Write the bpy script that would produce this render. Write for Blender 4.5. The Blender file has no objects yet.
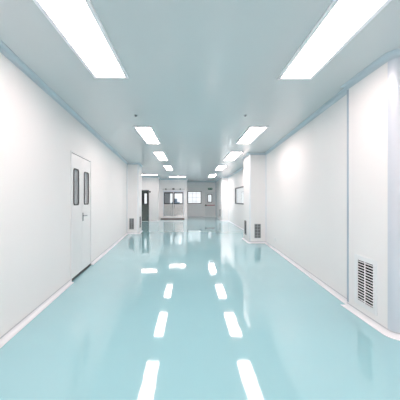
import bpy, bmesh, math
from mathutils import Vector, Matrix

C = bpy.context.scene.collection
PI = math.pi
H = 2.90          # ceiling height
T = 0.06          # wall panel thickness

# ------------------------------------------------------------------ materials
def mat(name, col, rough=0.5, metal=0.0, spec=0.5, coat=0.0, bump=0.0, bscale=3.0, var=0.0, vscale=2.0):
    m = bpy.data.materials.new(name); m.use_nodes = True
    nt = m.node_tree; b = nt.nodes['Principled BSDF']
    b.inputs['Base Color'].default_value = (*col, 1)
    b.inputs['Roughness'].default_value = rough
    b.inputs['Metallic'].default_value = metal
    b.inputs['Specular IOR Level'].default_value = spec
    b.inputs['Coat Weight'].default_value = coat
    b.inputs['Coat Roughness'].default_value = 0.05
    if bump or var:
        tc = nt.nodes.new('ShaderNodeTexCoord')
        if var:
            n = nt.nodes.new('ShaderNodeTexNoise'); n.inputs['Scale'].default_value = vscale
            n.inputs['Detail'].default_value = 3
            nt.links.new(tc.outputs['Object'], n.inputs['Vector'])
            r = nt.nodes.new('ShaderNodeMapRange')
            r.inputs['To Min'].default_value = 1 - var; r.inputs['To Max'].default_value = 1 + var
            nt.links.new(n.outputs['Fac'], r.inputs['Value'])
            mx = nt.nodes.new('ShaderNodeVectorMath'); mx.operation = 'SCALE'
            mx.inputs[0].default_value = col
            nt.links.new(r.outputs['Result'], mx.inputs['Scale'])
            nt.links.new(mx.outputs['Vector'], b.inputs['Base Color'])
        if bump:
            n = nt.nodes.new('ShaderNodeTexNoise'); n.inputs['Scale'].default_value = bscale
            n.inputs['Detail'].default_value = 2
            nt.links.new(tc.outputs['Object'], n.inputs['Vector'])
            bp = nt.nodes.new('ShaderNodeBump'); bp.inputs['Strength'].default_value = 1.0
            bp.inputs['Distance'].default_value = bump
            nt.links.new(n.outputs['Fac'], bp.inputs['Height'])
            nt.links.new(bp.outputs['Normal'], b.inputs['Normal'])
    return m

def emit(name, col, s):
    m = bpy.data.materials.new(name); m.use_nodes = True
    b = m.node_tree.nodes['Principled BSDF']
    b.inputs['Base Color'].default_value = (0.9, 0.9, 0.9, 1)
    b.inputs['Emission Color'].default_value = (*col, 1)
    b.inputs['Emission Strength'].default_value = s
    return m

def thin_glass(name, tint=(0.98, 0.99, 0.99)):
    m = bpy.data.materials.new(name); m.use_nodes = True
    nt = m.node_tree; nt.nodes.clear()
    o = nt.nodes.new('ShaderNodeOutputMaterial')
    t = nt.nodes.new('ShaderNodeBsdfTransparent'); t.inputs['Color'].default_value = (*tint, 1)
    g = nt.nodes.new('ShaderNodeBsdfGlossy'); g.inputs['Roughness'].default_value = 0.02
    lw = nt.nodes.new('ShaderNodeLayerWeight'); lw.inputs['Blend'].default_value = 0.5
    pw = nt.nodes.new('ShaderNodeMath'); pw.operation = 'POWER'; pw.inputs[1].default_value = 4.0
    nt.links.new(lw.outputs['Facing'], pw.inputs[0])
    f = nt.nodes.new('ShaderNodeMath'); f.operation = 'MULTIPLY_ADD'; f.inputs[1].default_value = 0.3; f.inputs[2].default_value = 0.04
    nt.links.new(pw.outputs['Value'], f.inputs[0])
    mx = nt.nodes.new('ShaderNodeMixShader')
    nt.links.new(f.outputs['Value'], mx.inputs['Fac'])
    nt.links.new(t.outputs['BSDF'], mx.inputs[1]); nt.links.new(g.outputs['BSDF'], mx.inputs[2])
    nt.links.new(mx.outputs['Shader'], o.inputs['Surface'])
    return m

LIGHT = 15.8
TINT = (1.0, 0.81, 0.772)
M = dict(
    wall=mat('white_panel', (0.90, 0.875, 0.87), 0.5, spec=0.22, var=0.006),
    ceil=mat('ceiling_panel', (0.625, 0.655, 0.665), 0.17, spec=0.5, var=0.015, vscale=0.8),
    floor=mat('teal_epoxy', (0.345, 0.615, 0.667), 0.05, spec=0.5, coat=0.4, bump=0.0012, bscale=3.5, var=0.03, vscale=1.2),
    base=mat('white_cove', (0.84, 0.835, 0.86), 0.35),
    lip=mat('cove_lip_shade', (0.55, 0.55, 0.58), 0.4),  # grey paints in the shadow on the skirting's top lip
    cove=mat('aluminium_cove', (0.57, 0.64, 0.69), 0.35, metal=0.0),
    alu=mat('satin_aluminium', (0.66, 0.69, 0.75), 0.3, metal=0.2),
    strip=mat('edge_strip', (0.42, 0.48, 0.56), 0.35),
    column=mat('white_column', (0.88, 0.89, 0.91), 0.25),
    lamp_frame=mat('lamp_bezel', (0.93, 0.91, 0.94), 0.5),
    lamp=emit('lamp_diffuser', TINT, LIGHT),
    lamp_far=emit('lamp_diffuser_strip', TINT, LIGHT*1.2),
    lamp_end=emit('lamp_diffuser_end', (1.0, 0.85, 0.83), LIGHT*2.4),
    lamp_near=emit('lamp_diffuser_near', TINT, LIGHT*0.82),
    lamp_added=emit('lamp_diffuser_added', TINT, LIGHT*1.35),  # added pair behind the viewer, boosted to lift the near end
    door=mat('door_white', (0.85, 0.84, 0.84), 0.3, var=0.006),
    door_grey=mat('door_pale_grey', (0.80, 0.80, 0.80), 0.35),
    line=mat('shadow_gap_grey', (0.25, 0.26, 0.28), 0.5),
    black=mat('black_rubber', (0.015, 0.016, 0.018), 0.45),
    dark=mat('dark_frame', (0.03, 0.032, 0.035), 0.4),
    frame_grey=mat('grey_frame', (0.13, 0.135, 0.145), 0.4),
    pane_grey=mat('grey_glass', (0.48, 0.49, 0.51), 0.1, coat=0.6, var=0.1, vscale=3),
    glass=thin_glass('clear_glass'),
    steel=mat('brushed_steel', (0.55, 0.54, 0.53), 0.22, metal=0.9, var=0.05, vscale=4),
    steel_dark=mat('dark_steel', (0.16, 0.19, 0.18), 0.18, metal=0.7),
    chrome=mat('chrome', (0.45, 0.46, 0.48), 0.15, metal=1.0),
    vent=mat('vent_white', (0.88, 0.88, 0.89), 0.35),
    vent_grey=mat('vent_grey', (0.35, 0.36, 0.37), 0.4),
    void=mat('vent_void_shade', (0.004, 0.004, 0.004), 0.9, spec=0.0),
    brown=mat('brown_riser', (0.22, 0.13, 0.11), 0.5),
    red=mat('red_bar', (0.45, 0.06, 0.07), 0.35),
    green=mat('sign_green', (0.01, 0.20, 0.11), 0.4),
    white=mat('plain_white', (0.9, 0.9, 0.9), 0.4),
    cabinet=mat('grey_cabinet', (0.30, 0.31, 0.33), 0.4),
    blue=mat('blue_grey_cabinet', (0.30, 0.42, 0.56), 0.4),
    muntin=mat('pale_muntin', (0.62, 0.68, 0.74), 0.4),
)

# ------------------------------------------------------------------ mesh helpers
def link(name, bm, m, parent=None, smooth=False, kind=None, mtx=None):
    bmesh.ops.recalc_face_normals(bm, faces=bm.faces[:])
    me = bpy.data.meshes.new(name); bm.to_mesh(me); bm.free()
    me.materials.append(m)
    if smooth:
        for p in me.polygons: p.use_smooth = True
        me.set_sharp_from_angle(angle=math.radians(40))
    o = bpy.data.objects.new(name, me); C.objects.link(o)
    if parent is not None: o.parent = parent
    if mtx is not None: o.matrix_local = mtx
    if kind: o['kind'] = kind
    return o

def tag(o, label, cat, group=None, kind=None):
    o['label'] = label; o['category'] = cat
    if group: o['group'] = group
    if kind: o['kind'] = kind
    return o

def empty(name, loc, rz=0.0):
    o = bpy.data.objects.new(name, None); C.objects.link(o)
    o.empty_display_size = 0.1
    o.location = loc; o.rotation_euler = (0, 0, rz)
    return o

def box(bm, x0, x1, y0, y1, z0, z1, bev=0.0):
    v = [bm.verts.new((x, y, z)) for x in (x0, x1) for y in (y0, y1) for z in (z0, z1)]
    fs = [bm.faces.new([v[i] for i in q]) for q in
          ((0, 1, 3, 2), (4, 6, 7, 5), (0, 4, 5, 1), (2, 3, 7, 6), (0, 2, 6, 4), (1, 5, 7, 3))]
    if bev:
        es = list({e for f in fs for e in f.edges})
        bmesh.ops.bevel(bm, geom=es, offset=bev, segments=2, affect='EDGES', profile=0.5)
    return bm

def B(*a, **k): return box(bmesh.new(), *a, **k)

def cyl(bm, p0, p1, r0, r1=None, n=20):
    r1 = r0 if r1 is None else r1
    p0, p1 = Vector(p0), Vector(p1); d = (p1 - p0).normalized()
    a = d.orthogonal().normalized(); b = d.cross(a)
    A = [bm.verts.new(p0 + (a * math.cos(2*PI*i/n) + b * math.sin(2*PI*i/n)) * r0) for i in range(n)]
    Q = [bm.verts.new(p1 + (a * math.cos(2*PI*i/n) + b * math.sin(2*PI*i/n)) * r1) for i in range(n)]
    for i in range(n): bm.faces.new((A[i], A[(i+1) % n], Q[(i+1) % n], Q[i]))
    bm.faces.new(A[::-1]); bm.faces.new(Q)
    return bm

def rrect(x0, x1, z0, z1, r, n=6):
    pts = []
    for cx, cz, a0 in ((x1-r, z1-r, 0), (x0+r, z1-r, PI/2), (x0+r, z0+r, PI), (x1-r, z0+r, 1.5*PI)):
        for i in range(n+1):
            a = a0 + PI/2*i/n
            pts.append((cx + r*math.cos(a), cz + r*math.sin(a)))
    return pts

def ring(bm, outer, inner, y0, y1):
    n = len(outer)
    L = [[bm.verts.new((p[0], y, p[1])) for p in loop] for y in (y0, y1) for loop in (outer, inner)]
    oo, oi, bo, bi = L
    for i in range(n):
        j = (i+1) % n
        bm.faces.new((oo[i], oo[j], oi[j], oi[i])); bm.faces.new((bo[i], bi[i], bi[j], bo[j]))
        bm.faces.new((oo[i], bo[i], bo[j], oo[j])); bm.faces.new((oi[i], oi[j], bi[j], bi[i]))
    return bm

def slab(bm, loop, y0, y1):
    a = [bm.verts.new((p[0], y0, p[1])) for p in loop]; b = [bm.verts.new((p[0], y1, p[1])) for p in loop]
    n = len(loop)
    bm.faces.new(a); bm.faces.new(b[::-1])
    for i in range(n): bm.faces.new((a[i], b[i], b[(i+1) % n], a[(i+1) % n]))
    return bm

def holed_panel(bm, X0, X1, Z0, Z1, holes, y0, y1, fmap=None):
    """flat panel with rectangular holes; only outside faces are made"""
    xs = sorted({X0, X1, *[h[0] for h in holes], *[h[1] for h in holes]})
    zs = sorted({Z0, Z1, *[h[2] for h in holes], *[h[3] for h in holes]})
    def solid(i, k):
        if i < 0 or k < 0 or i >= len(xs)-1 or k >= len(zs)-1: return False
        cx, cz = (xs[i]+xs[i+1])/2, (zs[k]+zs[k+1])/2
        return not any(h[0] < cx < h[1] and h[2] < cz < h[3] for h in holes)
    cache = {}
    def V(i, k, j):
        if (i, k, j) not in cache:
            p = (xs[i], (y0, y1)[j], zs[k])
            cache[i, k, j] = bm.verts.new(fmap(i, len(xs)-1, j, p) if fmap else p)
        return cache[i, k, j]
    for i in range(len(xs)-1):
        for k in range(len(zs)-1):
            if not solid(i, k): continue
            for j in (0, 1):
                bm.faces.new((V(i,k,j), V(i+1,k,j), V(i+1,k+1,j), V(i,k+1,j)))
            if not solid(i-1, k): bm.faces.new((V(i,k,0), V(i,k+1,0), V(i,k+1,1), V(i,k,1)))
            if not solid(i+1, k): bm.faces.new((V(i+1,k,0), V(i+1,k+1,0), V(i+1,k+1,1), V(i+1,k,1)))
            if not solid(i, k-1): bm.faces.new((V(i,k,0), V(i+1,k,0), V(i+1,k,1), V(i,k,1)))
            if not solid(i, k+1): bm.faces.new((V(i,k+1,0), V(i+1,k+1,0), V(i+1,k+1,1), V(i,k+1,1)))
    return bm

# ------------------------------------------------------------------ room plan (clockwise from above, room on the right hand)
def arc(c, r, a0, a1, n=6):
    return [(c[0] + r*math.cos(a0 + (a1-a0)*i/n), c[1] + r*math.sin(a0 + (a1-a0)*i/n)) for i in range(n+1)]

CR = 0.05
chains = []     # (name, material, points, holes, label)
P_near_left = (-1.395, -2.5)
PL = (-2.59, 10.90)
def lerp2(a, b, t): return (a[0]+(b[0]-a[0])*t, a[1]+(b[1]-a[1])*t)

dL = math.hypot(PL[0]-P_near_left[0], PL[1]-P_near_left[1])
door1 = (7.038, 8.243)                       # distance along the left wall
# left duct casing
l1c = arc((-2.11-CR, 10.90+CR), CR, -PI/2, 0)
# W2, W3
W2a, W2b = (-3.75, 17.30), (-2.07, 17.30)
W3a, W3b = (-2.25, 19.40), (-0.22, 19.40)
Ea, Eb = (-0.26, 22.00), (2.16, 22.00)
r3c = arc((2.10+CR, 17.50+CR), CR, PI, 1.5*PI)
r2c = arc((1.915+CR, 8.59+CR), CR, PI, 1.5*PI)
r2b = (1.93, 9.60)
R1F = (2.06, 3.49)
r1c = arc((2.16, 2.78), 0.10, PI, 1.5*PI, 10)

Wn = []
def seg(name, m, pts, holes=(), label=''): Wn.append((name, m, pts, holes, label))
seg('wall_left', 'wall', [P_near_left, PL], [(door1[0], door1[1], -1, 2.235)], 'long white panel wall on the left with flush double door')
seg('wall_left_casing', 'wall', [PL, l1c[0]], (), 'front face of white duct casing projecting from the left wall')
seg('trim_1', 'column', l1c, (), 'rounded white corner profile of the left duct casing')
seg('wall_left_casing_return', 'wall', [l1c[-1], (-2.155, 11.90), (-3.75, 11.90)], (), 'side face of the left duct casing turning into the recess')
seg('wall_recess', 'wall', [(-3.75, 11.90), W2a], (), 'white side wall of the recess behind the left duct casing')
seg('wall_partition', 'wall', [W2a, W2b], [(0.19, 1.09, -1, 2.03)], 'white partition wall with the dark steel door')
seg('wall_partition_return', 'wall', [W2b, W3a], (), 'narrow return beside the steel double doors')
seg('wall_airlock', 'wall', [W3a, W3b], [(0.30, 1.80, 0.14, 2.06)], 'white wall around the glazed steel double doors')
seg('wall_airlock_return', 'wall', [W3b, Ea], (), 'short return between airlock wall and end wall')
seg('wall_back', 'wall', [Ea, Eb], [(0.05, 1.20, 1.07, 2.10), (1.50, 2.32, -1, 2.07)], 'end wall of the corridor with window and exit door')
seg('wall_right_far_casing', 'wall', [Eb, r3c[0]], (), 'side face of the farthest right duct casing')
seg('trim_2', 'column', r3c, (), 'rounded white corner profile of the farthest right casing')
seg('wall_right_far_casing_front', 'wall', [r3c[-1], (2.53, 17.50)], (), 'front face of the farthest right duct casing')
RFa, RFb = (2.53, 17.50), (2.50, 9.60)
seg('wall_right_far', 'wall', [RFa, RFb], [(2.65, 5.35, 1.17, 2.05)], 'right wall section with the window between two casings')
seg('wall_right_casing_back', 'wall', [RFb, r2b], (), 'rear face of the middle right duct casing')
seg('wall_right_casing_side', 'wall', [r2b, r2c[0]], (), 'side face of the middle right duct casing')
seg('trim_3', 'column', r2c, (), 'rounded white corner profile of the middle right casing')
seg('wall_right_casing_front', 'wall', [r2c[-1], (2.46, 8.59)], (), 'front face of the middle right duct casing with vent')
seg('wall_right', 'wall', [(2.46, 8.59), (2.128, 3.49)], (), 'long plain white panel wall on the right')
seg('wall_right_near_casing_back', 'wall', [(2.128, 3.49), R1F], (), 'narrow step where the nearest right casing begins')
seg('wall_right_near_casing', 'wall', [R1F, r1c[0]], (), 'side face of the nearest right duct casing with large vent')
seg('trim_4', 'alu', r1c, (), 'rounded aluminium corner column at the right edge')
seg('wall_right_near_casing_front', 'wall', [r1c[-1], (2.50, 2.68)], (), 'front face of the nearest right duct casing')
seg('wall_right_near', 'wall', [(2.50, 2.68), (2.50, -2.50)], (), 'right wall beside the viewer')
seg('wall_front', 'wall', [(2.50, -2.50), P_near_left], (), 'wall behind the viewer')

plan, owner = [], []
for si, s in enumerate(Wn):
    for k in range(len(s[2])-1):
        plan.append(s[2][k]); owner.append(si)
N = len(plan)

def line_offset(d):
    """offset of the closed plan by d towards the outside (negative: into the room), mitred"""
    out = []
    for i in range(N):
        p0, p1, p2 = Vector(plan[i-1]), Vector(plan[i]), Vector(plan[(i+1) % N])
        d1, d2 = (p1-p0).normalized(), (p2-p1).normalized()
        n1, n2 = Vector((-d1.y, d1.x)), Vector((-d2.y, d2.x))
        m = (n1+n2); k = 1.0 + n1.dot(n2)
        out.append(p1 + m * (d / max(k, 0.15)))
    return out
outer = line_offset(T)

idx = 0
SEG = {}
for s in Wn:
    name, m, pts, holes, label = s
    bm = bmesh.new()
    n = len(pts)-1
    for k in range(n):
        a, b = Vector(pts[k]), Vector(pts[k+1])
        oa, ob = outer[idx % N], outer[(idx+1) % N]
        d = (b-a).normalized(); L = (b-a).length; nn = Vector((-d.y, d.x))
        def fmap(i, last, j, p, a=a, b=b, oa=oa, ob=ob, d=d, nn=nn):
            if i == 0: q = (a, oa)[j]
            elif i == last: q = (b, ob)[j]
            else: q = a + d*p[0] + nn*(T if j else 0)
            return (q.x, q.y, p[2])
        hs = [(h[0], h[1], max(h[2], 0.0), h[3]) for h in holes] if n == 1 else []
        holed_panel(bm, 0, L, 0, H, hs, 0, 1, fmap)
        idx += 1
    if n > 1:
        bmesh.ops.remove_doubles(bm, verts=bm.verts[:], dist=1e-5)
        inner = [f_ for f_ in bm.faces if all(len(e_.link_faces) > 2 for e_ in f_.edges)]
        bmesh.ops.delete(bm, geom=inner, context='FACES_ONLY')
    o = link(name, bm, M[m], kind='structure', smooth=(n > 2))
    tag(o, label, 'trim' if name.startswith('trim') else 'wall')
    a, b = Vector(pts[0]), Vector(pts[1])
    SEG[name] = (a, (b-a).normalized(), math.atan2((b-a).y, (b-a).x))

def on_wall(name, wall, x, z=0.0, off=0.0):
    """Empty on the room face of a wall: local x along the wall (to the right for a viewer), y into the wall"""
    a, d, rz = SEG[wall]
    n = Vector((-d.y, d.x))
    p = a + d*x - n*off
    return empty(name, (p.x, p.y, z), rz)

# floor and ceiling slabs
bm = B(-3.95, 2.75, -2.7, 22.06, -0.08, 0.0)
f = link('floor', bm, M['floor'], kind='structure'); tag(f, 'glossy pale teal epoxy floor of the corridor', 'floor')
bm = B(-3.95, 2.75, -2.7, 22.06, H, H+0.08)
c = link('ceiling', bm, M['ceil'], kind='structure'); tag(c, 'flat pale blue grey panel ceiling', 'ceiling')

# coves swept along the plan
def sweep(name, i0, i1, prof, m, cut=None):
    """prof: (d into the room, z) closed loop; from plan vertex i0 to i1, optional start/end points"""
    rows = {}
    for d, z in prof:
        if d not in rows: rows[d] = line_offset(-d)
    bm = bmesh.new()
    ids = list(range(i0, i1+1))
    secs = []
    for i in ids:
        secs.append([bm.verts.new((rows[d][i % N].x, rows[d][i % N].y, z)) for d, z in prof])
    if cut:   # (which end, point on the line, direction)
        for end, pt, dv in cut:
            sec = secs[0] if end == 0 else secs[-1]
            nin = Vector((dv.y, -dv.x))
            for v, (d, z) in zip(sec, prof):
                q = pt + nin*d
                v.co = (q.x, q.y, z)
    n = len(prof)
    for s in range(len(secs)-1):
        for k in range(n):
            bm.faces.new((secs[s][k], secs[s+1][k], secs[s+1][(k+1) % n], secs[s][(k+1) % n]))
    bm.faces.new(secs[0]); bm.faces.new(secs[-1][::-1])
    for f_ in bm.faces:
        zs_ = [v.co.z for v in f_.verts]
        if min(zs_) > 0.043 and max(zs_) < 1: f_.material_index = 1  # lip faces of the skirting carry the painted shadow tone
    o = link(name, bm, m, kind='structure', smooth=True)
    o.data.materials.append(M['lip'])
    return o

def cove_prof(R, z0, sgn, lip=0.012):
    pr = [(0.0006, z0), (0.0006, z0 + sgn*(R+lip)), (0.005, z0 + sgn*(R+lip)), (0.005, z0 + sgn*R)]
    for i in range(1, 8):
        a = PI/2*i/8
        pr.append((0.005 + R - R*math.cos(a), z0 + sgn*(R - (R-0.005)*math.sin(a))))
    pr += [(0.005+R, z0 + sgn*0.005), (0.005+R+0.008, z0 + sgn*0.005), (0.005+R+0.008, z0)]
    return [(round(d, 5), z) for d, z in pr]
BP = cove_prof(0.044, 0.0005, 1)
CP = cove_prof(0.05, H-0.0005, -1)

first = {}
for i, si in enumerate(owner):
    first.setdefault(Wn[si][0], i)
def wp(wall, x):
    a, d, rz = SEG[wall]; return a + d*x
def wd(wall): return SEG[wall][1]

def bb(name, i0, i1, cut, label):
    o = sweep(name, i0, i1, BP, M['base'], cut); tag(o, label, 'baseboard')
bb('baseboard_left', 0, 1, [(1, wp('wall_left', door1[0]-0.005), wd('wall_left'))], 'white coved skirting on the left wall before the double door')
bb('baseboard_left_far', first['wall_left'], first['wall_recess']+1+0, [(0, wp('wall_left', door1[1]+0.005), wd('wall_left'))], 'white coved skirting from the double door around the left casing')
bb('baseboard_partition', first['wall_partition'], first['wall_airlock'], [(0, wp('wall_partition', 1.10), wd('wall_partition'))], 'white coved skirting on the partition right of dark door')
bb('baseboard_airlock', first['wall_airlock'], first['wall_back']+1, [(0, wp('wall_airlock', 1.90), wd('wall_airlock')), (1, wp('wall_back', 1.49), wd('wall_back'))], 'white coved skirting below the end window')
bb('baseboard_right', first['wall_right_far_casing'], first['wall_front'], None, 'white coved skirting along the right wall and its casings')
o = sweep('trim_5', 0, first['wall_partition']+1, CP, M['cove']); tag(o, 'blue grey ceiling cove along the left side', 'trim')
o = sweep('trim_6', first['wall_partition']+1, first['wall_right_far_casing'], CP, M['cove']); tag(o, 'blue grey ceiling cove above the airlock and end wall', 'trim')
o = sweep('trim_7', first['wall_right_far_casing'], first['wall_front'], CP, M['cove']); tag(o, 'blue grey ceiling cove along the right side', 'trim')

# upright coves in inner corners + an edge strip on the near casing
def upright(name, i, R, m, label, zb=0.075):
    p0, p1, p2 = Vector(plan[i-1]), Vector(plan[i]), Vector(plan[(i+1) % N])
    u, v = (p0-p1).normalized(), (p2-p1).normalized()
    bm = bmesh.new(); loop = [p1 + (u+v)*0.0006]
    for k in range(9):
        a = PI/2*k/8
        loop.append(p1 + u*(R - R*math.sin(a)+0.0006) + v*(R - R*math.cos(a)+0.0006))
    a = [bm.verts.new((q.x, q.y, zb)) for q in loop]; b = [bm.verts.new((q.x, q.y, H-zb)) for q in loop]
    bm.faces.new(a); bm.faces.new(b[::-1])
    for k in range(len(loop)): bm.faces.new((a[k], b[k], b[(k+1) % len(loop)], a[(k+1) % len(loop)]))
    o = link(name, bm, m, kind='structure', smooth=True); tag(o, label, 'trim')
upright('trim_8', first['wall_left_casing'], 0.045, M['column'], 'upright white cove between left wall and its casing')
upright('trim_9', first['wall_right'], 0.045, M['column'], 'upright white cove between middle right casing and long wall')
upright('trim_10', first['wall_right_far'], 0.045, M['column'], 'upright white cove beside the farthest right casing')
upright('trim_11', first['wall_right_far_casing'], 0.05, M['cove'], 'upright blue grey cove in the far right corner')
a = SEG['wall_right_near_casing'][0]
bm = B(a.x-0.006, a.x+0.02, a.y-0.03, a.y+0.006, 0.07, H-0.065, bev=0.004)
o = link('trim_12', bm, M['strip'], kind='structure'); tag(o, 'slim aluminium strip on the far edge of the nearest casing', 'trim')

# ------------------------------------------------------------------ ceiling lights
def ceiling_light(x0, x1, y0, y1, label, group='ceiling light panels'):
    cx, cy = (x0+x1)/2, (y0+y1)/2
    e = empty('ceiling_light', (cx, cy, H)); tag(e, label, 'ceiling light', group)
    w, l, b = (x1-x0)/2, (y1-y0)/2, 0.034
    bm = bmesh.new()
    holed_panel(bm, -w-b, w+b, -l-b, l+b, [(-w, w, -l, l)], 0, 1, lambda i, last, j, p: (p[0], p[2], -0.018 if j else -0.001))
    link('frame', bm, M['lamp_frame'], e)
    link('diffuser', B(-w, w, -l, l, -0.010, -0.001), M['lamp_far' if (x1-x0) > 0.5 else 'lamp_end' if y0 > 15 else 'lamp_near' if 0 < y0 < 3 else 'lamp_added' if y0 < 0 else 'lamp'], e)
    return e
L_rows = [(-1.135, -0.785, 1.60, 3.23, 'large light panel at the top left of the view, nearest of the left row'),
          (-1.120, -0.810, 5.47, 7.06, 'second light panel of the left ceiling row'),
          (-1.135, -0.850, 8.35, 10.10, 'third light panel of the left ceiling row'),
          (-1.150, -0.870, 11.7, 13.4, 'fourth light panel of the left row, before the cross strips')]
R_rows = [(1.110, 1.465, 1.60, 3.26, 'large light panel at the top right of the view, nearest of the right row'),
          (1.245, 1.570, 5.47, 7.06, 'second light panel of the right ceiling row'),
          (1.290, 1.640, 8.35, 10.10, 'third light panel of the right ceiling row'),
          (1.270, 1.600, 11.7, 13.4, 'fourth light panel of the right ceiling row'),
          (1.220, 1.560, 15.8, 17.6, 'fifth and farthest light panel of the right ceiling row')]
for r in L_rows + R_rows: ceiling_light(*r)
ceiling_light(-3.05, -1.98, 15.90, 16.20, 'crosswise light strip on the ceiling before the dark steel door')
ceiling_light(-1.33, -0.30, 17.15, 17.45, 'crosswise light strip on the ceiling before the steel double doors')
# unseen pair added behind the viewer to light the near end, continuing the rows
ceiling_light(-1.135, -0.785, -2.0, -0.4, 'unseen light panel added behind the viewer, continuing the left row')
ceiling_light(1.110, 1.465, -2.0, -0.4, 'unseen light panel added behind the viewer, continuing the right row')

# sprinklers
for x, lab in ((-0.96, 'small ceiling sprinkler ahead of the second left light panel'), (0.98, 'small ceiling sprinkler ahead of the second right light panel')):
    e = empty('sprinkler', (x, 4.73, H)); tag(e, lab, 'sprinkler', 'ceiling sprinklers')
    bm = cyl(bmesh.new(), (0, 0, -0.001), (0, 0, -0.008), 0.034, 0.030)
    link('escutcheon', bm, M['chrome'], e, smooth=True)
    bm = cyl(bmesh.new(), (0, 0, -0.0082), (0, 0, -0.022), 0.011, 0.009)
    cyl(bm, (0, 0, -0.022), (0, 0, -0.025), 0.020, 0.020)
    link('head', bm, M['frame_grey'], e, smooth=True)

# ------------------------------------------------------------------ door in the left wall
def lever(parent, x, z, side, y=-0.001, m='chrome'):
    bm = B(x-0.02, x+0.02, y-0.008, y, z-0.10, z+0.06, bev=0.003)
    hp = link('handle', bm, M[m], parent)
    bm = cyl(bmesh.new(), (x, y-0.008, z), (x, y-0.05, z), 0.010)
    cyl(bm, (x-0.008*side, y-0.045, z), (x+0.12*side, y-0.045, z), 0.009)
    link('lever', bm, M[m], hp, smooth=True)

W = door1[1]-door1[0]
d = on_wall('door_1', 'wall_left', door1[0]); tag(d, 'white flush double door in the left wall with two slim windows', 'door', kind='structure')
bm = bmesh.new(); fr = 0.022
box(bm, 0.0006, fr, -0.012, 0.05, 0, 2.2344); box(bm, W-fr, W-0.0006, -0.012, 0.05, 0, 2.2344); box(bm, fr, W-fr, -0.012, 0.05, 2.2344-fr, 2.2344)
link('frame', bm, M['door'], d)
bm = bmesh.new()
box(bm, fr, W-fr, -0.007, 0.045, 2.203, 2.2122); box(bm, fr+0.0005, fr+0.004, -0.004, 0.045, 0.05, 2.2); box(bm, W-fr-0.004, W-fr-0.0005, -0.004, 0.045, 0.05, 2.2)
box(bm, W/2-0.004, W/2+0.004, -0.002, 0.045, 0.05, 2.2)
link('door_gap', bm, M['line'], d)
bm = B(fr, W-fr, -0.010, 0.04, 0.004, 0.042)
link('door_sweep', bm, M['black'], d)
for k, (x0, x1, wx0, wx1) in enumerate(((fr+0.0045, W/2-0.0045, 0.125, 0.405), (W/2+0.0045, W-fr-0.0045, 0.715, 1.03))):
    hole = rrect(wx0, wx1, 1.30, 1.955, 0.055)
    bm = bmesh.new()
    holed_panel(bm, x0, x1, 0.046, 2.199, [(wx0+0.012, wx1-0.012, 1.312, 1.943)], -0.004, 0.04)
    lf = link('door_leaf', bm, M['door'], d)
    ig = rrect(wx0+0.026, wx1-0.026, 1.322, 1.933, 0.035)
    link('window_gasket', ring(bmesh.new(), hole, ig, -0.014, -0.0045), M['black'], lf)
    link('window_pane', B(wx0+0.0125, wx1-0.0125, 0.004, 0.012, 1.3125, 1.9425), M['pane_grey'], lf)
    if k == 1: lever(lf, W/2+0.045, 1.09, 1, y=-0.0042)

# ------------------------------------------------------------------ dark steel door in the partition
d = on_wall('door_2', 'wall_partition', 0.19); tag(d, 'dark steel door with a black framed window beside the left casing', 'door', kind='structure')
bm = bmesh.new(); w = 0.90
box(bm, 0.0006, 0.03, -0.012, 0.055, 0, 2.0294); box(bm, w-0.03, w-0.0006, -0.012, 0.055, 0, 2.0294); box(bm, 0.03, w-0.03, -0.012, 0.055, 1.985, 2.0294)
link('frame', bm, M['frame_grey'], d)
wx0, wx1, wz0, wz1 = 0.40, 0.85, 1.05, 1.88
lf = link('door_leaf', holed_panel(bmesh.new(), 0.032, w-0.032, 0.01, 1.983, [(wx0+.03, wx1-.03, wz0+.03, wz1-.03)], 0.004, 0.045), M['steel_dark'], d)
link('window_gasket', ring(bmesh.new(), rrect(wx0, wx1, wz0, wz1, 0.05), rrect(wx0+0.20, wx1-0.085, wz0+0.09, wz1-0.07, 0.04), -0.008, 0.0035), M['black'], lf)
link('window_pane', B(wx0+0.0305, wx1-0.0305, 0.02, 0.026, wz0+0.0305, wz1-0.0305), M['glass'], lf)
link('kick_plate', B(0.06, w-0.06, 0.000, 0.0035, 0.15, 0.95), M['steel_dark'], lf)
link('threshold', B(0.03, w-0.03, -0.06, 0.05, 0.0006, 0.0095), M['base'], d)
# call button
b_ = on_wall('wall_push_button', 'wall_partition', 1.145, 1.91); tag(b_, 'small dark round push button right of dark steel door', 'button')
link('back_plate', cyl(bmesh.new(), (0, 0, 0), (0, -0.014, 0), 0.058), M['black'], b_, smooth=True)
link('push_cap', cyl(bmesh.new(), (0, -0.0142, 0), (0, -0.03, 0), 0.042, 0.036), M['black'], b_, smooth=True)

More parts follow.
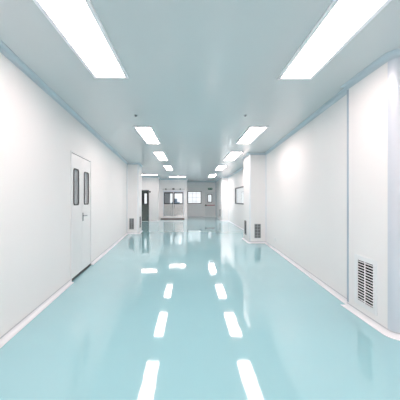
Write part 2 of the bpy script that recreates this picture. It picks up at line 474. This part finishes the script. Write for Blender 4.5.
# ------------------------------------------------------------------ glazed steel double doors
d = on_wall('door_3', 'wall_airlock', 0.30, 0.14); tag(d, 'stainless steel double doors with clear upper windows at corridor end', 'door', kind='structure')
w, h = 1.50, 1.92
bm = bmesh.new()
box(bm, 0.0006, 0.045, -0.02, 0.055, 0.001, h-0.0006); box(bm, w-0.045, w-0.0006, -0.02, 0.055, 0.001, h-0.0006); box(bm, 0.045, w-0.045, -0.02, 0.055, h-0.11, h-0.0006)
link('frame', bm, M['alu'], d)
for k, (x0, x1) in enumerate(((0.047, w/2-0.012), (w/2+0.012, w-0.047))):
    gz0, gz1 = 0.97, 1.79
    lf = link('door_leaf', holed_panel(bmesh.new(), x0, x1, 0.006, h-0.112, [(x0+0.05, x1-0.05, gz0, gz1)], -0.005, 0.04), M['steel'], d)
    link('window_frame', ring(bmesh.new(), rrect(x0+0.012, x1-0.012, gz0-0.03, gz1+0.012, 0.012), rrect(x0+0.065, x1-0.055, gz0+0.03, gz1-0.075, 0.02), -0.016, -0.0055), M['dark'], lf)
    link('window_pane', B(x0+0.0505, x1-0.0505, 0.014, 0.02, gz0+0.0005, gz1-0.0005), M['glass'], lf)
    link('kick_panel', B(x0+0.035, x1-0.035, -0.011, -0.0055, 0.05, gz0-0.05, bev=0.002), M['steel'], lf)
    hx = x1-0.05 if k == 0 else x0+0.05
    bm = cyl(bmesh.new(), (hx, -0.055, 0.62), (hx, -0.055, 0.90), 0.011)
    for zz in (0.65, 0.87): cyl(bm, (hx, -0.0115, zz), (hx, -0.055, zz), 0.007)
    link('pull_handle', bm, M['frame_grey'], lf, smooth=True)
link('meeting_stile', B(w/2-0.010, w/2+0.010, -0.012, 0.04, 0.006, h-0.112), M['alu'], d)
link('sill_plate', B(0.046, w-0.046, -0.03, -0.0125, 0.001, 0.075), M['white'], d)
# track and fittings above the doors
t = on_wall('door_track', 'wall_airlock', 0.30, 2.165); tag(t, 'slim rail with dark fittings above the steel double doors', 'rail')
link('rail', B(-0.06, w+0.06, -0.03, -0.001, -0.012, 0.012), M['line'], t)
for x, r in ((0.20, 0.05), (1.24, 0.05)):
    bm = cyl(bmesh.new(), (x, -0.031, 0), (x, -0.07, 0), r); cyl(bm, (x, -0.07, 0), (x, -0.08, 0), r*0.6)
    link('roller', bm, M['dark'], t, smooth=True)
link('sensor', B(w/2-0.075, w/2+0.075, -0.10, -0.031, -0.04, 0.06, bev=0.01), M['dark'], t)
# step
st = on_wall('step', 'wall_airlock', 0.16, 0, 0.001); tag(st, 'low white topped step with brown riser before steel double doors', 'step')
link('riser', B(0.0, 1.68, -0.30, -0.075, 0.0006, 0.075), M['brown'], st)
link('tread', B(-0.02, 1.70, -0.32, -0.075, 0.0755, 0.135, bev=0.006), M['white'], st)

# cabinets seen through the panes
e = empty('cabinet', (-1.78, 20.6, 0)); tag(e, 'tall grey cabinet seen through the left pane of steel double doors', 'cabinet')
link('body', B(-0.24, 0.24, -0.2, 0.25, 0.0006, 2.2, bev=0.008), M['cabinet'], e)
link('door', B(-0.225, -0.004, -0.216, -0.2005, 0.05, 2.15), M['cabinet'], e); link('door', B(0.004, 0.225, -0.216, -0.2005, 0.05, 2.15), M['cabinet'], e)
e = empty('trolley', (-1.10, 20.7, 0)); tag(e, 'blue grey equipment trolley seen through panes of steel double doors', 'trolley')
link('body', B(-0.30, 0.30, -0.2, 0.2, 0.12, 1.22, bev=0.02), M['blue'], e)
link('display', B(-0.16, 0.10, -0.03, 0.03, 1.2205, 1.48, bev=0.015), M['blue'], e)
for sx in (-0.25, 0.25):
    for sy in (-0.15, 0.15):
        link('caster', cyl(bmesh.new(), (sx-0.015, sy, 0.061), (sx+0.015, sy, 0.061), 0.06), M['black'], e, smooth=True)

# ------------------------------------------------------------------ end window, exit door, sign
def window(name, wall, x0, x1, z0, z1, fw, m, label, vs=(), hs=()):
    e = on_wall(name, wall, x0, z0); tag(e, label, 'window', kind='structure')
    w, h = x1-x0, z1-z0
    bm = bmesh.new()
    holed_panel(bm, 0.0006, w-0.0006, 0.0006, h-0.0006, [(fw, w-fw, fw, h-fw)], -0.012, 0.05)
    link('frame', bm, M[m], e)
    if vs or hs:
        bm = bmesh.new()
        for x in vs: box(bm, x*w-0.011, x*w+0.011, 0.012, 0.024, fw+0.0005, h-fw-0.0005)
        for z in hs: box(bm, fw+0.0005, w-fw-0.0005, 0.013, 0.023, z*h-0.009, z*h+0.009)
        link('muntin', bm, M['muntin'], e)
    link('pane', B(fw+0.0005, w-fw-0.0005, 0.026, 0.032, fw+0.0005, h-fw-0.0005), M['glass'], e)
    return e
window('window_1', 'wall_back', 0.05, 1.20, 1.07, 2.10, 0.055, 'frame_grey', 'wide bright window in the end wall beside airlock doors', (0.36, 0.62), (0.2, 0.5, 0.8))
e = window('window_2', 'wall_right_far', 2.65, 5.35, 1.17, 2.05, 0.06, 'frame_grey', 'bright window in the right wall between two duct casings', (0.2,), ())

d = on_wall('door_4', 'wall_back', 1.50); tag(d, 'pale grey exit door with small window and red push bar', 'door', kind='structure')
w, h = 0.82, 2.07
bm = bmesh.new()
box(bm, 0.0006, 0.025, -0.010, 0.05, 0, h-0.0006); box(bm, w-0.025, w-0.0006, -0.010, 0.05, 0, h-0.0006); box(bm, 0.025, w-0.025, -0.010, 0.05, h-0.025, h-0.0006)
link('frame', bm, M['door_grey'], d)
wx0, wx1, wz0, wz1 = 0.20, 0.58, 1.17, 1.86
lf = link('door_leaf', holed_panel(bmesh.new(), 0.029, w-0.029, 0.008, h-0.029, [(wx0+.02, wx1-.02, wz0+.02, wz1-.02)], -0.003, 0.04), M['door_grey'], d)
link('window_frame', ring(bmesh.new(), rrect(wx0, wx1, wz0, wz1, 0.05), rrect(wx0+0.055, wx1-0.055, wz0+0.055, wz1-0.055, 0.03), -0.012, -0.0035), M['frame_grey'], lf)
link('window_pane', B(wx0+.0205, wx1-.0205, 0.014, 0.02, wz0+.0205, wz1-.0205), M['glass'], lf)
link('window_bar', B((wx0+wx1)/2-0.014, (wx0+wx1)/2+0.014, -0.0025, 0.0135, wz0+.0205, wz1-.0205), M['muntin'], lf)
bm = cyl(bmesh.new(), (0.06, -0.065, 0.94), (w-0.05, -0.065, 0.94), 0.026)
pb = link('push_bar', bm, M['red'], lf, smooth=True)
# brackets of the bar
bm = B(0.0, 0.12, -0.095, -0.0035, 0.885, 0.995, bev=0.01); link('push_bar_bracket', bm, M['black'], lf)
bm = B(w-0.055, w-0.03, -0.09, -0.0035, 0.90, 0.98, bev=0.005); link('push_bar_bracket', bm, M['frame_grey'], lf)

sg = on_wall('exit_sign', 'wall_back', 1.74, 2.21); tag(sg, 'green exit sign with white running figure above the exit door', 'sign')
link('case', B(0, 0.36, -0.03, -0.001, 0, 0.165, bev=0.004), M['green'], sg)
bm = bmesh.new(); y0, y1 = -0.0335, -0.0305
def bar(bm, a, b, w):
    a, b = Vector(a), Vector(b); d = (b-a).normalized(); n = Vector((-d.y, d.x))*w/2
    slab(bm, [tuple(a+n), tuple(b+n), tuple(b-n), tuple(a-n)], y0, y1)
slab(bm, [(0.105+0.014*math.cos(2*PI*i/14), 0.132+0.014*math.sin(2*PI*i/14)) for i in range(14)], y0, y1)
bar(bm, (0.10, 0.118), (0.085, 0.075), 0.022); bar(bm, (0.085, 0.075), (0.115, 0.055), 0.014); bar(bm, (0.115, 0.055), (0.105, 0.022), 0.012)
bar(bm, (0.083, 0.075), (0.065, 0.045), 0.014); bar(bm, (0.065, 0.045), (0.035, 0.042), 0.012)
bar(bm, (0.100, 0.110), (0.130, 0.085), 0.010); bar(bm, (0.095, 0.112), (0.062, 0.098), 0.010)
link('running_figure', bm, M['white'], sg)
bm = bmesh.new(); bar(bm, (0.19, 0.082), (0.27, 0.082), 0.022); slab(bm, [(0.265, 0.125), (0.325, 0.082), (0.265, 0.039)], y0, y1)
link('arrow', bm, M['white'], sg)

# ------------------------------------------------------------------ return air vents
def vent(wall, xc, z0, z1, w, fw, label, n, m='vent', cols=2, group='return air vents', depth=0.012, gap=0.42):
    e = on_wall('air_vent', wall, xc, z0); tag(e, label, 'vent', group)
    h = z1-z0
    bm = bmesh.new()
    holed_panel(bm, -w/2, w/2, 0, h, [(-w/2+fw, w/2-fw, fw, h-fw)], -depth, -0.0008)
    link('frame', bm, M[m], e)
    link('back_plate', B(-w/2+fw+0.0005, w/2-fw-0.0005, -0.0028, -0.0012, fw+0.0005, h-fw-0.0005), M['void'], e)  # black sheet standing in for the darkness behind the blades
    bm = bmesh.new(); ih = h-2*fw; p = ih/n
    for i in range(n):
        zc = fw + (i+0.5)*p
        t = p*gap
        v = [(-w/2+fw+0.0005, w/2-fw-0.0005)]
        x0, x1 = v[0]
        # a tilted blade
        q = [(-0.0095, zc-t*0.5-0.002), (-0.0095, zc+t*0.2), (-0.004, zc+t*0.75), (-0.004, zc+t*0.3)]
        A = [bm.verts.new((x0, y, z)) for y, z in q]; Q = [bm.verts.new((x1, y, z)) for y, z in q]
        bm.faces.new(A); bm.faces.new(Q[::-1])
        for k in range(4): bm.faces.new((A[k], Q[k], Q[(k+1) % 4], A[(k+1) % 4]))
    link('louver_blades', bm, M[m], e)
    if cols == 2:
        link('centre_bar', B(-0.009, 0.009, -0.0115, -0.0097, fw+0.0005, h-fw-0.0005), M[m], e)
    return e
# near right casing: wall runs towards the viewer from y=3.49
vent('wall_right_near_casing', 3.49-3.125, 0.125, 0.725, 0.39, 0.056, 'large white louvred vent low on the nearest right casing', 15, gap=0.2)
vent('wall_right_casing_front', (1.915+0.262-(1.915+CR)), 0.165, 0.62, 0.20, 0.012, 'grey louvred vent on the front of middle right casing', 9, 'vent_grey', 2)
vent('wall_right_casing_side', 0.36, 0.20, 0.68, 0.30, 0.015, 'dark louvred vent on the side of middle right casing', 9, 'frame_grey', 1)
vent('wall_left_casing', 0.205, 0.19, 0.635, 0.19, 0.012, 'grey louvred vent on the front of the left casing', 9, 'vent_grey', 2)
vent('wall_left_casing_return', 0.42, 0.21, 0.68, 0.30, 0.015, 'dark louvred vent on the side of the left casing', 9, 'frame_grey', 1)
vent('wall_right_far_casing', 3.25, 0.22, 0.74, 0.36, 0.015, 'dark louvred vent on the side of the farthest right casing', 9, 'frame_grey', 1)

# socket on the right wall
so = on_wall('wall_socket', 'wall_right', 1.10, 0.29); tag(so, 'small white socket plate low on the long right wall', 'socket')
link('plate', B(-0.043, 0.043, -0.010, -0.001, -0.043, 0.043, bev=0.003), M['white'], so)
link('insert', B(-0.024, 0.024, -0.0125, -0.0102, -0.024, 0.024), M['vent'], so)

# ------------------------------------------------------------------ daylight, camera, view
w = bpy.data.worlds.new('daylight'); bpy.context.scene.world = w; w.use_nodes = True
bg = w.node_tree.nodes['Background']
bg.inputs['Color'].default_value = (0.94, 0.97, 1.0, 1); bg.inputs['Strength'].default_value = 1.12

cam = bpy.data.cameras.new('camera'); co = bpy.data.objects.new('camera', cam); C.objects.link(co)
co.location = (0, 0, 1.40); co.rotation_euler = (PI/2, 0, 0)
cam.sensor_width = 36; cam.lens = 24.0
cam.shift_x = 0.025; cam.shift_y = -0.00075
cam.clip_start = 0.05
sc = bpy.context.scene; sc.camera = co
sc.view_settings.view_transform = 'Standard'; sc.view_settings.look = 'None'
sc.view_settings.gamma = 1.0; sc.view_settings.use_curve_mapping = False
sc.view_settings.exposure = 0.0
sc.cycles.max_bounces = 14; sc.cycles.diffuse_bounces = 8; sc.cycles.transparent_max_bounces = 8
sc.cycles.use_denoising = True
